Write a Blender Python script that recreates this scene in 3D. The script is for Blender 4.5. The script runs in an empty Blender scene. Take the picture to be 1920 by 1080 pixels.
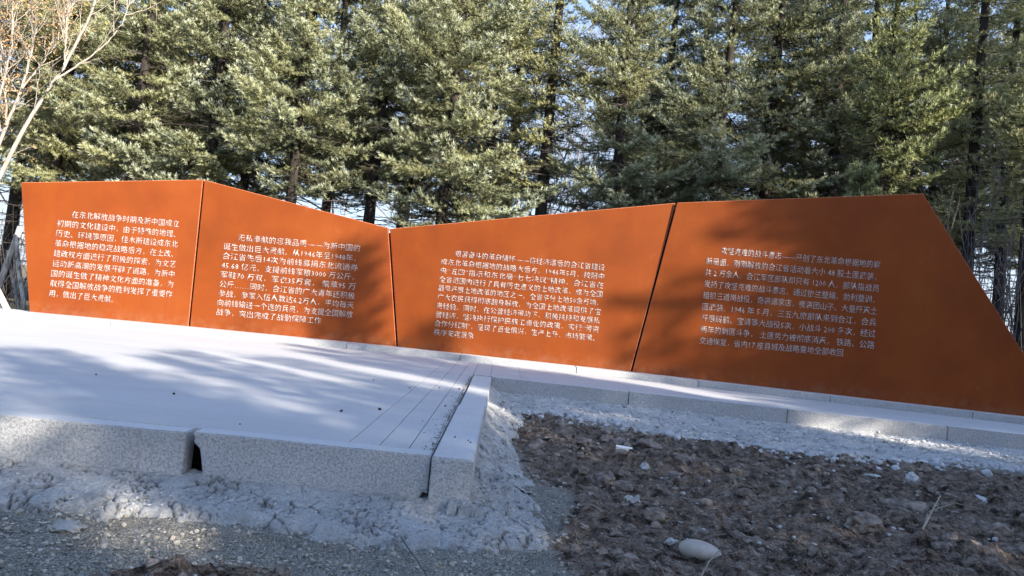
import bpy, bmesh, math, random
import numpy as np
from mathutils import Vector, Matrix

# ------------------------------------------------------------------ camera, light, exposure
sc = bpy.context.scene
COL = sc.collection
F = 1450.0                      # focal length in pixels of a 1920 wide frame
CAM = Vector((0, 0, 1.13))
d1 = Vector((-13, -45, -F)); d2 = Vector((987, -145, -F))
Yc = d1.normalized(); Zc = d2.cross(d1).normalized()
if Zc.y < 0: Zc = -Zc
Xc = Yc.cross(Zc)
R3 = Matrix((Xc, Yc, Zc))       # world = R3 @ cam
cam_d = bpy.data.cameras.new('camera'); cam = bpy.data.objects.new('camera', cam_d); COL.objects.link(cam)
cam.matrix_world = Matrix.Translation(CAM) @ R3.to_4x4()
cam_d.sensor_width = 36; cam_d.lens = F / 1920 * 36; cam_d.clip_end = 1500; cam_d.clip_start = .05
sc.camera = cam

SUN_A = math.radians(42)        # shadows run away from the camera and to the left, this far off the wall's line
SUN_E = math.radians(24)
su = Vector((math.cos(SUN_A)*math.cos(SUN_E), -math.sin(SUN_A)*math.cos(SUN_E), math.sin(SUN_E)))  # towards the sun
sl = bpy.data.lights.new('sun', 'SUN'); sl.energy = 4.2; sl.angle = math.radians(.45); sl.color = (1, .915, .79)
so = bpy.data.objects.new('sun', sl); COL.objects.link(so); so.rotation_euler = su.to_track_quat('Z', 'Y').to_euler()
w = bpy.data.worlds.new('World'); sc.world = w; w.use_nodes = True
nt = w.node_tree; bg = nt.nodes['Background']; sky = nt.nodes.new('ShaderNodeTexSky'); sky.sky_type = 'NISHITA'
sky.sun_disc = False; sky.sun_elevation = SUN_E; sky.sun_rotation = math.atan2(su.x, su.y); sky.dust_density = 1.4; sky.air_density = 1.0; sky.ozone_density = 4.0
# thin winter haze whitens the sky towards the horizon, the same all the way round
tc = nt.nodes.new('ShaderNodeTexCoord'); sx_ = nt.nodes.new('ShaderNodeSeparateXYZ'); nt.links.new(tc.outputs['Generated'], sx_.inputs[0])
mr = nt.nodes.new('ShaderNodeMapRange'); mr.interpolation_type = 'SMOOTHSTEP'; nt.links.new(sx_.outputs[2], mr.inputs[0])
for k_, v_ in ((1, .02), (2, .62), (3, .72), (4, 0.)): mr.inputs[k_].default_value = v_
mx = nt.nodes.new('ShaderNodeMix'); mx.data_type = 'RGBA'; nt.links.new(mr.outputs[0], mx.inputs[0]); nt.links.new(sky.outputs[0], mx.inputs[6]); mx.inputs[7].default_value = (1.75, 1.85, 2.25, 1)
nt.links.new(mx.outputs[2], bg.inputs[0]); bg.inputs[1].default_value = .15
sc.view_settings.view_transform = 'Standard'; sc.view_settings.look = 'None'; sc.view_settings.gamma = 1
sc.view_settings.use_curve_mapping = False
sc.view_settings.exposure = 1.58
sc.cycles.max_bounces = 6; sc.cycles.use_denoising = True

rng = np.random.default_rng(7); random.seed(7)

# ------------------------------------------------------------------ helpers
def ray(px, py):
    return (R3 @ Vector((px-960, 540-py, -F))).normalized()
def at(px, py, z):              # where the sight line through a photo pixel meets the level z
    d = ray(px, py); return CAM + d*((z-CAM.z)/d.z)
def at_y(px, py, y):
    d = ray(px, py); return CAM + d*(y/d.y)
def on_plane(px, py, p, n):
    d = ray(px, py); return CAM + d*((p-CAM).dot(n)/d.dot(n))

_h = np.random.default_rng(3).permutation(4096).astype(np.int64); _g = np.random.default_rng(4).uniform(0, 2*np.pi, 4096)
def perlin(x, y, seed=0):
    xi = np.floor(x).astype(np.int64); yi = np.floor(y).astype(np.int64); xf = x-xi; yf = y-yi
    def g(ix, iy, fx, fy):
        a = _g[_h[(_h[(ix+seed*57) & 4095] + iy*131) & 4095]]; return np.cos(a)*fx + np.sin(a)*fy
    u = xf*xf*xf*(xf*(xf*6-15)+10); v = yf*yf*yf*(yf*(yf*6-15)+10)
    a = g(xi, yi, xf, yf)*(1-u) + g(xi+1, yi, xf-1, yf)*u
    b = g(xi, yi+1, xf, yf-1)*(1-u) + g(xi+1, yi+1, xf-1, yf-1)*u
    return (a*(1-v)+b*v)*1.5
def fbm(x, y, sc_, oct=4, seed=0, gain=.5):
    s = 0; a = 1; f = 1/sc_; t = 0
    for o in range(oct):
        s = s + a*perlin(x*f+o*17.3, y*f-o*9.1, seed+o); t += a; a *= gain; f *= 2.03
    return s/t
def worley(x, y, sc_, seed=0):
    X = x/sc_; Y = y/sc_; xi = np.floor(X).astype(np.int64); yi = np.floor(Y).astype(np.int64)
    f1 = np.full(X.shape, 9.); f2 = f1.copy(); idv = np.zeros(X.shape)
    for i in (-1, 0, 1):
        for j in (-1, 0, 1):
            k = _h[(_h[(xi+i+seed*31) & 4095] + (yi+j)*71) & 4095]
            dx = xi+i+(k & 63)/64.-X; dy = yi+j+(k >> 6)/64.-Y; d = np.sqrt(dx*dx+dy*dy)
            c = d < f1; f2 = np.where(c, f1, np.minimum(f2, d)); idv = np.where(c, k/4096., idv); f1 = np.where(c, d, f1)
    return f1, f2, idv
def smooth(a, b, x):
    t = np.clip((x-a)/(b-a), 0, 1); return t*t*(3-2*t)

def make_mesh(name, verts, faces, attrs=None, smooth_=False):
    """faces: list of (n,k) integer arrays"""
    me = bpy.data.meshes.new(name); verts = np.asarray(verts, dtype=np.float32)
    faces = [np.asarray(f, dtype=np.int32) for f in faces if len(f)]
    me.vertices.add(len(verts)); me.vertices.foreach_set('co', verts.ravel())
    li = np.concatenate([f.ravel() for f in faces]); tot = np.concatenate([np.full(len(f), f.shape[1], np.int32) for f in faces])
    me.loops.add(len(li)); me.loops.foreach_set('vertex_index', li)
    me.polygons.add(len(tot)); me.polygons.foreach_set('loop_start', np.concatenate([[0], np.cumsum(tot)[:-1]]).astype(np.int32))
    me.update(calc_edges=True)
    me.polygons.foreach_set('use_smooth', np.full(len(tot), smooth_, bool))
    for k, v in (attrs or {}).items():
        a = me.attributes.new(k, 'FLOAT', 'POINT'); a.data.foreach_set('value', np.asarray(v, np.float32))
    return me
def link(name, me, mat=None, parent=None):
    o = bpy.data.objects.new(name, me); COL.objects.link(o)
    if mat and me and not me.materials: me.materials.append(mat)
    if parent: o.parent = parent
    return o
def tag(o, label=None, cat=None, group=None, kind=None):
    for k, v in (('label', label), ('category', cat), ('group', group), ('kind', kind)):
        if v: o[k] = v
    return o
def empty(name, loc=(0, 0, 0), rz=0):
    o = bpy.data.objects.new(name, None); COL.objects.link(o); o.location = loc; o.rotation_euler.z = rz; o.empty_display_size = .2; return o
def grid_faces(nx, ny, keep=None):
    i = np.arange(nx-1); j = np.arange(ny-1); J, I = np.meshgrid(j, i, indexing='ij'); a = J*nx+I
    f = np.stack([a, a+1, a+nx+1, a+nx], -1).reshape(-1, 4)
    return f if keep is None else f[keep.reshape(-1)]

class Tubes:
    def __init__(s): s.v = []; s.q = []; s.n = 0
    def add(s, pts, rad, n=5):
        pts = np.asarray(pts, float); m = len(pts); rad = np.broadcast_to(np.asarray(rad, float), (m,))
        t = np.gradient(pts, axis=0); t /= np.linalg.norm(t, axis=1, keepdims=True)+1e-9
        ref = np.where(np.abs(t[:, 2:3]) > .9, np.array([[1., 0, 0]]), np.array([[0, 0, 1.]]))
        a = np.cross(t, ref); a /= np.linalg.norm(a, axis=1, keepdims=True)+1e-9; b = np.cross(t, a)
        th = np.arange(n)*2*np.pi/n
        v = pts[:, None] + rad[:, None, None]*(np.cos(th)[None, :, None]*a[:, None]+np.sin(th)[None, :, None]*b[:, None])
        s.v.append(v.reshape(-1, 3)); i = np.arange(m-1)[:, None]*n; k = np.arange(n)[None]
        q = np.stack([i+k, i+(k+1) % n, i+n+(k+1) % n, i+n+k], -1).reshape(-1, 4)+s.n
        s.q.append(q); s.n += m*n
    def mesh(s, name, sm=True): return make_mesh(name, np.concatenate(s.v), [np.concatenate(s.q)], smooth_=sm)

# ------------------------------------------------------------------ materials
class M:
    def __init__(s, name, rough=.8, spec=.3):
        s.m = bpy.data.materials.new(name); s.m.use_nodes = True; s.t = s.m.node_tree; s.n = s.t.nodes; s.l = s.t.links
        s.b = s.n['Principled BSDF']; s.b.inputs['Roughness'].default_value = rough; s.b.inputs['Specular IOR Level'].default_value = spec
        s.co = s.n.new('ShaderNodeTexCoord').outputs['Object']
    def mapped(s, scale=(1, 1, 1)):
        m = s.n.new('ShaderNodeMapping'); m.inputs['Scale'].default_value = scale; s.l.new(s.co, m.inputs[0]); return m.outputs[0]
    def noise(s, scale, detail=4, rough=.55, co=None, dist=0):
        n = s.n.new('ShaderNodeTexNoise'); n.inputs['Scale'].default_value = scale; n.inputs['Detail'].default_value = detail
        n.inputs['Roughness'].default_value = rough; n.inputs['Distortion'].default_value = dist; s.l.new(co or s.co, n.inputs['Vector']); return n.outputs[0]
    def voro(s, scale, feature='F1', out='Distance', co=None):
        n = s.n.new('ShaderNodeTexVoronoi'); n.feature = feature; n.inputs['Scale'].default_value = scale; s.l.new(co or s.co, n.inputs['Vector']); return n.outputs[out]
    def ramp(s, fac, stops):
        r = s.n.new('ShaderNodeValToRGB'); e = r.color_ramp.elements
        while len(e) < len(stops): e.new(.5)
        for k, (p, c) in enumerate(stops):
            e[k].position = p; e[k].color = (*c, 1) if isinstance(c, tuple) else (c, c, c, 1)
        s.l.new(fac, r.inputs[0]); return r.outputs[0]
    def mix(s, fac, a, b, mode='MIX'):
        m = s.n.new('ShaderNodeMix'); m.data_type = 'RGBA'; m.blend_type = mode
        for k, v in ((0, fac), (6, a), (7, b)):
            if isinstance(v, (int, float)): m.inputs[k].default_value = v
            elif isinstance(v, tuple): m.inputs[k].default_value = (*v, 1)
            else: s.l.new(v, m.inputs[k])
        return m.outputs[2]
    def attr(s, name):
        a = s.n.new('ShaderNodeAttribute'); a.attribute_name = name; return a.outputs['Fac']
    def math(s, op, a, b=0):
        m = s.n.new('ShaderNodeMath'); m.operation = op
        for k, v in ((0, a), (1, b)):
            if isinstance(v, (int, float)): m.inputs[k].default_value = v
            else: s.l.new(v, m.inputs[k])
        return m.outputs[0]
    def orand(s): return s.n.new('ShaderNodeObjectInfo').outputs['Random']
    def bump(s, h, dist, strength=1, prev=None):
        b = s.n.new('ShaderNodeBump'); b.inputs['Distance'].default_value = dist; b.inputs['Strength'].default_value = strength
        s.l.new(h, b.inputs['Height'])
        if prev: s.l.new(prev, b.inputs['Normal'])
        return b.outputs[0]
    def done(s, col, normal=None, rough=None):
        if isinstance(col, tuple): s.b.inputs['Base Color'].default_value = (*col, 1)
        else: s.l.new(col, s.b.inputs['Base Color'])
        if normal: s.l.new(normal, s.b.inputs['Normal'])
        if rough is not None: s.l.new(rough, s.b.inputs['Roughness'])
        return s.m

def m_corten():
    m = M('weathering_steel', .64, .2)
    c = m.ramp(m.noise(1.1, 6, .6), [(.3, (.165, .035, .004)), (.52, (.215, .046, .005)), (.8, (.25, .062, .009))])
    st = m.noise(1, 5, .6, m.mapped((9, 9, .5)))
    c = m.mix(m.ramp(st, [(.5, 0.), (.75, .35)]), c, (.20, .032, .008))
    c = m.mix(m.ramp(m.noise(160, 2), [(.45, 0.), (.75, .3)]), c, (.20, .03, .008))
    c = m.mix(m.ramp(m.noise(3.1, 7, .7), [(.62, 0.), (.72, .18)]), c, (.42, .12, .045))
    sz = m.n.new('ShaderNodeSeparateXYZ'); m.l.new(m.co, sz.inputs[0])
    dz = m.n.new('ShaderNodeMapRange'); m.l.new(sz.outputs[2], dz.inputs[0])
    for k_, v_ in ((1, .41), (2, .62), (3, 1.), (4, 0.)): dz.inputs[k_].default_value = v_
    c = m.mix(m.math('MULTIPLY', dz.outputs[0], m.ramp(m.noise(7, 7, .75), [(.42, 0.), (.75, .55)])), c, (.27, .15, .09))
    nb = m.bump(m.noise(220, 3), .002, .5)
    return m.done(c, nb, m.ramp(m.noise(2, 4), [(.3, .5), (.7, .68)]))
def m_granite(name, base=.52, coarse=70, contrast=1.0, bumpd=.006):
    m = M(name, .85, .25)
    n1 = m.noise(coarse, 3, .6, None, .6); n2 = m.noise(coarse*4, 2)
    c = m.ramp(n1, [(.38, tuple(base*k for k in (.62, .63, .64))), (.50, tuple(base*k for k in (.92, .93, .95))), (.62, tuple(base*k for k in (1.12, 1.12, 1.11)))])
    c = m.mix(m.ramp(n2, [(.58, 0.), (.66, .5*contrast)]), c, (.13, .13, .135))
    c = m.mix(m.ramp(m.noise(2.2, 5, .6), [(.45, 0.), (.8, .45)]), c, (base*.62, base*.60, base*.55))
    nb = m.bump(n1, bumpd, .9); nb = m.bump(n2, .0015, .5, nb)
    return m.done(c, nb)
def m_granite_top(name, base=.55):
    m = M(name, .8, .25)
    c = m.ramp(m.noise(150, 4, .7), [(.36, (base*.72,)*3), (.5, (base,)*3), (.66, (base*1.1,)*3)])
    c = m.mix(m.ramp(m.noise(1.3, 6, .6, m.mapped((.5, 2.2, 1)), .7), [(.42, 0.), (.75, .4)]), c, (base*.72, base*.70, base*.66))
    c = m.mix(m.ramp(m.noise(6, 5, .7), [(.55, 0.), (.72, .28)]), c, (base*1.2, base*1.19, base*1.16))
    return m.done(c, m.bump(m.noise(160, 4, .7), .0025, .6))
def m_mortar():
    m = M('rough_mortar', .95, .15)
    c = m.ramp(m.noise(7, 7, .65), [(.3, (.46, .45, .43)), (.55, (.61, .60, .575)), (.75, (.70, .69, .66))])
    c = m.mix(m.ramp(m.noise(75, 5, .8), [(.52, 0.), (.62, .7)]), c, (.24, .235, .22))
    c = m.mix(m.attr('pit'), c, (.11, .105, .10))  # shade inside pits and cracks is painted in as a darker colour
    c = m.mix(m.ramp(m.noise(2.3, 4), [(.56, 0.), (.7, .35)]), c, (.33, .31, .27))
    nb = m.bump(m.noise(35, 8, .8), .03, .9); nb = m.bump(m.noise(170, 4, .7), .006, .8, nb)
    return m.done(c, nb)
def m_ground():
    m = M('churned_soil', .95, .12)
    dirt = m.ramp(m.noise(9, 8, .7), [(.38, (.045, .033, .025)), (.5, (.27, .20, .15)), (.62, (.46, .365, .29)), (.78, (.62, .54, .46))])
    dirt = m.mix(m.ramp(m.noise(90, 4, .7), [(.6, 0.), (.7, .6)]), dirt, (.36, .33, .30))
    dirt = m.mix(m.ramp(m.noise(1.4, 4), [(.5, 0.), (.72, .35)]), dirt, (.34, .25, .185))
    v = m.voro(80, 'F1', 'Color'); 
    grav = m.ramp(m.noise(130, 4, .7), [(.36, (.17, .155, .125)), (.5, (.48, .44, .37)), (.62, (.62, .58, .50)), (.74, (.72, .69, .62))])
    grav = m.mix(m.ramp(m.noise(3.2, 5), [(.45, 0.), (.7, .5)]), grav, (.30, .26, .205))
    f = m.math('ADD', m.attr('gravel'), m.math('MULTIPLY', m.math('SUBTRACT', m.noise(22, 6, .75), .5), 1.1))
    f = m.ramp(f, [(.4, 0.), (.6, 1.)])
    c = m.mix(f, dirt, grav)
    nb = m.bump(m.noise(24, 12, .85), .09, 1.); nb = m.bump(m.voro(70), .012, .8, nb)
    return m.done(c, nb)
def m_far_ground():
    m = M('forest_floor', .95, .1)
    c = m.ramp(m.noise(1.5, 8, .7), [(.3, (.10, .075, .05)), (.5, (.19, .155, .10)), (.7, (.34, .29, .19))])
    return m.done(c, m.bump(m.noise(12, 8, .8), .08, .8))
def m_foliage(name, dark, mid, tip, warm, wf=.5):
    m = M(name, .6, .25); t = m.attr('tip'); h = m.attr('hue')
    c = m.ramp(t, [(0., dark), (.45, mid), (1., tip)])  # new tips grow paler; inner needles near black, shade put into the colour
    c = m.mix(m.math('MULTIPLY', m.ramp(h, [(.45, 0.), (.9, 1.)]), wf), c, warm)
    c = m.mix(m.math('MULTIPLY', m.ramp(m.noise(.55, 4), [(.42, 0.), (.66, 1.)]), .36), c, warm)
    c = m.mix(m.math('MULTIPLY', m.orand(), .35), c, (.12, .14, .085))
    c = m.mix(m.ramp(m.orand(), [(.55, 0.), (.95, .45)]), c, warm)
    m.b.inputs['Subsurface Weight'].default_value = 0
    return m.done(c)
def m_simple(name, c1, c2, scale=20, rough=.85, bumpd=.003, spec=.12):
    m = M(name, rough, spec)
    return m.done(m.ramp(m.noise(scale, 6, .65), [(.35, c1), (.65, c2)]), m.bump(m.noise(scale*3, 5, .7), bumpd, .8) if bumpd else None)
def m_bark(name, c1, c2):
    m = M(name, .9, .15)
    return m.done(m.ramp(m.noise(18, 6, .7, m.mapped((1, 1, .25))), [(.35, c1), (.65, c2)]), m.bump(m.noise(40, 5, .7, m.mapped((1, 1, .2))), .01, .9))

CORTEN = m_corten()
STEEL_EDGE = m_simple('highlit_steel_edge', (.42, .13, .06), (.62, .26, .15), 40, .5, .001)  # paler bevel colour stands in for the thin highlight along the edges
LETTER = m_simple('white_lettering', (.36, .35, .335), (.47, .455, .435), 60, .6, 0)
GR_FACE = m_granite('bush_hammered_granite', .50, 80)
GR_FINE = m_granite('granite_fine', .44, 90)
GR_TOP = m_granite_top('sawn_granite', .52)
SLAB = m_granite_top('dusty_paving', .48)
MORTAR = m_mortar(); SOIL = m_ground(); FLOOR = m_far_ground()
BARK = m_bark('spruce_bark', (.018, .015, .013), (.055, .046, .040))
DEADWOOD = m_bark('dead_twig_bark', (.05, .042, .038), (.13, .11, .10))
PALE = m_bark('pale_bark', (.26, .22, .18), (.50, .44, .37))
GREYBARK = m_bark('grey_shoot_bark', (.09, .08, .075), (.20, .18, .17))
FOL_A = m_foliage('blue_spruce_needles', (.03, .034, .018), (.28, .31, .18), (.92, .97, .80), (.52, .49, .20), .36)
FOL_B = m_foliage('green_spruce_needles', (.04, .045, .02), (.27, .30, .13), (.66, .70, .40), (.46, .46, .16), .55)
DRY_LEAF = m_simple('dry_leaf', (.32, .17, .07), (.55, .34, .16), 30, .8, 0)
GRASS = m_simple('dry_grass', (.35, .29, .16), (.60, .52, .33), 8, .9, 0)

ZS = .33                        # top of the paving
# ------------------------------------------------------------------ terrain
def kerb_r(x):                  # front face of the right hand kerb, as y over x
    return 9.42 - .106*(x+.084)
def kerb_f(x):                  # front face of the front kerb
    return 4.16 - .03*np.clip(-(x+1.2), 0, 10)
def ground_h(x, y):
    rise = .07*smooth(5.5, 8.6, y)*smooth(-.2, .6, x) + .05*smooth(2.5, 6, x)
    return rise + .045*fbm(x, y, 1.1, 3, 5) - .01
def detail_h(x, y, g):
    f1, f2, i = worley(x+.03*perlin(x*9, y*9, 3), y+.03*perlin(x*9, y*9, 8), .16, 2); c1 = np.clip(1-f1*1.25, 0, 1)*(i > .45)*i
    f1, f2, i = worley(x, y, .07, 5); c2 = np.clip(1-f1*1.3, 0, 1)*(i > .35)*i
    rough = (.06*c1 + .03*c2)*(.35+.9*smooth(-.12, .18, fbm(x, y, .7, 3, 61))) + .05*fbm(x, y, .13, 4, 9, .7) + .016*np.abs(fbm(x, y, .05, 3, 19, .8)) + .06*fbm(x, y, .5, 3, 23)*smooth(8.0, 6.5, y)
    f1, f2, i = worley(x, y, .03, 7)
    fine = .012*np.clip(1-f1*1.3, 0, 1)*(i > .4) + .022*fbm(x, y, .12, 5, 11, .65)
    return rough*(1-g) + fine*g
def gravel_mask(x, y):
    n = .28*fbm(x, y, .8, 4, 21)
    right = smooth(.62, .25, x + n - .10*(y-3.5).clip(-1, 0) + .25*smooth(4.6, 7, y))
    low = smooth(3.08, 3.2, y + n*.35 + .6*smooth(-1.2, -1.7, x) + .35*smooth(-.6, -.1, x))
    kerbside = smooth(1.75, 1.4, kerb_r(x)-y+n)*smooth(0, 1.2, x)+smooth(1.2, .9, kerb_r(x)-y+n)*smooth(1.2, 0, x)
    return np.clip(np.maximum(right*low, kerbside*.7), 0, 1)
xs = np.arange(-4.6, 9.2, .019); ys = [2.35]
while ys[-1] < 9.6: ys.append(ys[-1] + .0042*ys[-1]*.95)
ys = np.array(ys); X, Y = np.meshgrid(xs, ys)
G = gravel_mask(X, Y); Z = ground_h(X, Y) + detail_h(X, Y, G)
under = ((X < -.2) & (Y > 4.35)) | (Y > kerb_r(X)+.25)
keep = ~(under[:-1, :-1] & under[1:, 1:] & under[1:, :-1])
# drop what no sight line of this place's near view reaches: far right strip beyond the frame
keep &= ~((X[:-1, :-1] > .95*Y[:-1, :-1]+1.0) | (X[:-1, :-1] < -.95*Y[:-1, :-1]-.8))
me = make_mesh('soil', np.stack([X, Y, Z], -1).reshape(-1, 3), [grid_faces(len(xs), len(ys), keep)], {'gravel': G.ravel()}, True)
link('soil', me, SOIL)['kind'] = 'structure'
def zg(x, y):
    x = np.array([float(x)]); y = np.array([float(y)]); g = gravel_mask(x, y); return float((ground_h(x, y)+detail_h(x, y, g))[0])

# ground sheet out to the horizon, with the forest floor level behind the wall
gx = np.concatenate([-np.geomspace(400, 14, 20), np.linspace(-12, 22, 60), np.geomspace(24, 400, 20)])
gy = np.concatenate([-np.geomspace(400, 10, 16), np.linspace(-9, 26, 80), np.geomspace(28, 600, 24)])
GX, GY = np.meshgrid(gx, gy)
back = smooth(11.6, 12.4, GY)
GZ = -.12 + .42*back + .04*fbm(GX, GY, 2.3, 3, 40)*(.3+back)
GZ = np.where((GY < 10) & (GY > 1.5) & (np.abs(GX) < 12), -.16, GZ)
me = make_mesh('ground', np.stack([GX, GY, GZ], -1).reshape(-1, 3), [grid_faces(len(gx), len(gy))], None, True)
link('ground', me, FLOOR)['kind'] = 'structure'

# ------------------------------------------------------------------ mortar haunches along the kerbs
MV = []
def mortar_mesh(name, x0, x1, y0, y1, step, seed):
    xs = np.arange(x0, x1, step); ys = np.arange(y0, y1, step); X, Y = np.meshgrid(xs, ys)
    wob = .16*fbm(X, Y, .5, 4, seed, .6); wob2 = .06*fbm(X, Y, .09, 3, seed+4)
    g = ground_h(X, Y)
    def prof(d, h0, wid, e, pw=.9):
        t = np.clip(d/(wid+wob+wob2), -1, 3)
        q = np.clip((t-.86)/.14, 0, 9)
        z = h0*(1-np.clip(t, 0, 1)**pw) + (g+e)*np.clip(t, 0, 1)**pw - e*q*q
        return np.where(t < 1.16, z, -.2)
    zf = np.where(X < .10+wob, prof(kerb_f(X)-Y, .105, .48, .035), -.2)
    # round the corner of the side kerb
    dc = np.hypot(np.maximum(X+.084, 0), np.maximum(4.1-Y, 0)); zc = np.where(Y < 4.35, prof(dc, .10, .42, .03), -.2)
    zs = np.where((Y > 4.0) & (X > -.2), prof(X+.084, .13+.10*smooth(4.3, 6, Y), .33+.05*np.sin(Y*1.7), .01), -.2)
    zr = np.where(X > -.2, prof(kerb_r(X)-Y, .165, 1.1+.5*smooth(.5, 3, X)-.3*smooth(3.5, 6, X), .035, .55), -.2)
    Z = np.maximum(np.maximum(zf, zc), np.maximum(zs, zr)); solid = Z > -.19
    lump = .022*fbm(X, Y, .22, 4, seed+9, .6) + .016*fbm(X, Y, .055, 4, seed+14, .7)
    f1, f2, i = worley(X+.05*perlin(X*7, Y*7, 2), Y+.05*perlin(X*7+5, Y*7, 6), .17, seed)
    cr = smooth(.075, .015, f2-f1)*smooth(-.02, .16, fbm(X, Y, .4, 3, seed+20))
    r = np.abs(fbm(X, Y, .085, 4, seed+30, .65)); pit = smooth(.05, .008, r)*smooth(-.05, .16, fbm(X, Y, .24, 3, seed+33))
    h1, h2, _i = worley(X+.02*perlin(X*20, Y*20, 2), Y+.02*perlin(X*20+5, Y*20, 6), .055, seed+3)
    crumb = smooth(.10, .02, h2-h1)*smooth(.02, .2, fbm(X, Y, .33, 3, seed+41))*.8
    lump = lump + .014*(1-np.clip(h1*1.2, 0, 1))*smooth(-.1, .2, fbm(X, Y, .33, 3, seed+41))
    P = np.clip(cr+pit+crumb, 0, 1)
    Z = np.where(solid, Z+lump-.022*P, -.2)
    Z = np.minimum(Z, ZS-.04)
    inside = ((X < -.2) & (Y > kerb_f(X)+.1)) | (Y > kerb_r(X)+.1)
    k = (solid[:-1, :-1] | solid[1:, 1:] | solid[1:, :-1] | solid[:-1, 1:]) & ~inside[:-1, :-1]
    V = np.stack([X, Y, Z], -1).reshape(-1, 3); Fq = grid_faces(len(xs), len(ys), k)
    used = np.unique(Fq); rm = np.full(len(V), -1); rm[used] = np.arange(len(used))
    MV.append((V[used], P.ravel()[used]))
    return make_mesh(name, V[used], [rm[Fq]], {'pit': P.ravel()[used]}, True)
link('mortar_bed', mortar_mesh('mortar_bed', -4.4, .6, 3.3, 4.9, .0085, 50), MORTAR)['kind'] = 'structure'
link('mortar_bed', mortar_mesh('mortar_bed', -.12, 9.0, 4.9, 9.6, .0165, 60), MORTAR)['kind'] = 'structure'

# ------------------------------------------------------------------ stones
def ngon_block(name, outline, frame, depth, mats, bevel=.006, jitter=.002, seed=0):
    """outline: (s, z) polygon in the plane of the front face; frame: (origin, along, inward)"""
    o, a, n = frame; rr = random.Random(seed); bm = bmesh.new()
    pts = []
    for i, (s, z) in enumerate(outline):
        s2, z2 = outline[(i+1) % len(outline)]; L = math.hypot(s2-s, z2-z); k = max(1, int(L/.18))
        for q in range(k):
            t = q/k; j = jitter if q else 0
            pts.append((s+(s2-s)*t, z+(z2-z)*t+rr.uniform(-j, j)))
    f = [bm.verts.new(o+a*s+Vector((0, 0, z))) for s, z in pts]; b = [bm.verts.new(o+a*s+Vector((0, 0, z))+n*depth) for s, z in pts]
    m = len(pts); bm.faces.new(f); bm.faces.new(b[::-1])
    for i in range(m): bm.faces.new((f[i], b[i], b[(i+1) % m], f[(i+1) % m]))
    bmesh.ops.recalc_face_normals(bm, faces=bm.faces)
    if bevel: bmesh.ops.bevel(bm, geom=[e for e in bm.edges if e.calc_face_angle(0) > .6], offset=bevel, segments=2, affect='EDGES', clamp_overlap=True)
    me = bpy.data.meshes.new(name); bm.normal_update()
    for mt in mats: me.materials.append(mt)
    for fc in bm.faces: fc.material_index = 1 if (len(mats) > 1 and fc.normal.z > .8) else 0
    bm.to_mesh(me); bm.free(); return me

def V3(x, y, z=0.): return Vector((x, y, z))
kerb = empty('kerb', (-1.6, 4.2, 0)); kerb['kind'] = 'structure'
def stone(parent, name, p0, p1, z0, z1, depth, outline=None, mats=(GR_FACE, GR_TOP), seed=0, **kw):
    a = (p1-p0); L = a.length; a.normalize(); n = Vector((-a.y, a.x, 0))
    me = ngon_block(name, outline or [(0, z0), (L, z0), (L, z1), (0, z1)], (p0, a, n), depth, mats, seed=seed, **kw)
    o = link(name, me, None, parent); o.matrix_parent_inverse = Matrix.Translation(parent.location).inverted(); return o
xg = -1.615
L2 = (-.318)-(xg)
# the broken stone right of the gap
stone(kerb, 'kerb_stone', V3(xg+.025, 4.150), V3(-.318, 4.150), -.1, ZS, .15, seed=2, jitter=.003,
      outline=[(.105, -.1), (L2-.075, -.1), (L2-.07, .09), (L2-.045, .14), (L2-.025, .12), (L2-.025, ZS), (.0, ZS), (.014, .30), (.010, .275), (.045, .25), (.058, .20), (.07, .14), (.085, .10)])['label'] = 'granite kerb stone with a broken left corner beside the dark gap'
xe = xg-.005
for k in range(2):
    xa = xe-1.55; stone(kerb, 'kerb_stone', V3(xa+.004, float(kerb_f(xa))-.01), V3(xe, float(kerb_f(xe))-.01), -.1, ZS-.002, .15, seed=5+k, jitter=.003); xe = xa
# side kerb running back to the wall side
ykj = [4.09, 6.40, 8.35, 9.41]
for k in range(3):
    off = (.0, .008, .003)[k]
    o = stone(kerb, 'kerb_stone', V3(-.306+off, ykj[k]+.002), V3(-.086+off, ykj[k]+.002), -.1, ZS+.006-.003*k, ykj[k+1]-ykj[k]-.004, seed=11+k, jitter=.001, bevel=.008)
# right hand kerb: joints where the photo shows them
xj = [-.306+.22]
for px, py in ((1180, 735), (1477, 767), (1775, 799)): xj.append(at(px, py, ZS).x)
xj += [xj[-1]+1.9, xj[-1]+3.8]
for k in range(len(xj)-1):
    a, b = xj[k]+.003, xj[k+1]-.003
    stone(kerb, 'kerb_stone', V3(a, kerb_r(a)), V3(b, kerb_r(b)), -.1, ZS+.002*(k % 2), .14, mats=(GR_FINE, GR_TOP), seed=20+k)

# ------------------------------------------------------------------ the wall's base line
base_px = [(55, 587), (354, 612), (744, 650), (1183, 697), (1921, 781)]
ZP = ZS+.085
BP = [at(x, y, ZP) for x, y in base_px]; BP[0].y += .35
BP[4] = BP[4] + (BP[4]-BP[3]).normalized()*.12
def base_line(x):               # polyline of the wall's foot, extended both ways
    P = [BP[0]+(BP[0]-BP[1]).normalized()*6*0 + Vector((-8, -1.0, 0))] + BP + [BP[4]+(BP[4]-BP[3]).normalized()*6]
    for i in range(len(P)-1):
        if x <= P[i+1].x or i == len(P)-2:
            t = (x-P[i].x)/(P[i+1].x-P[i].x); return P[i].y+(P[i+1].y-P[i].y)*t

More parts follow.
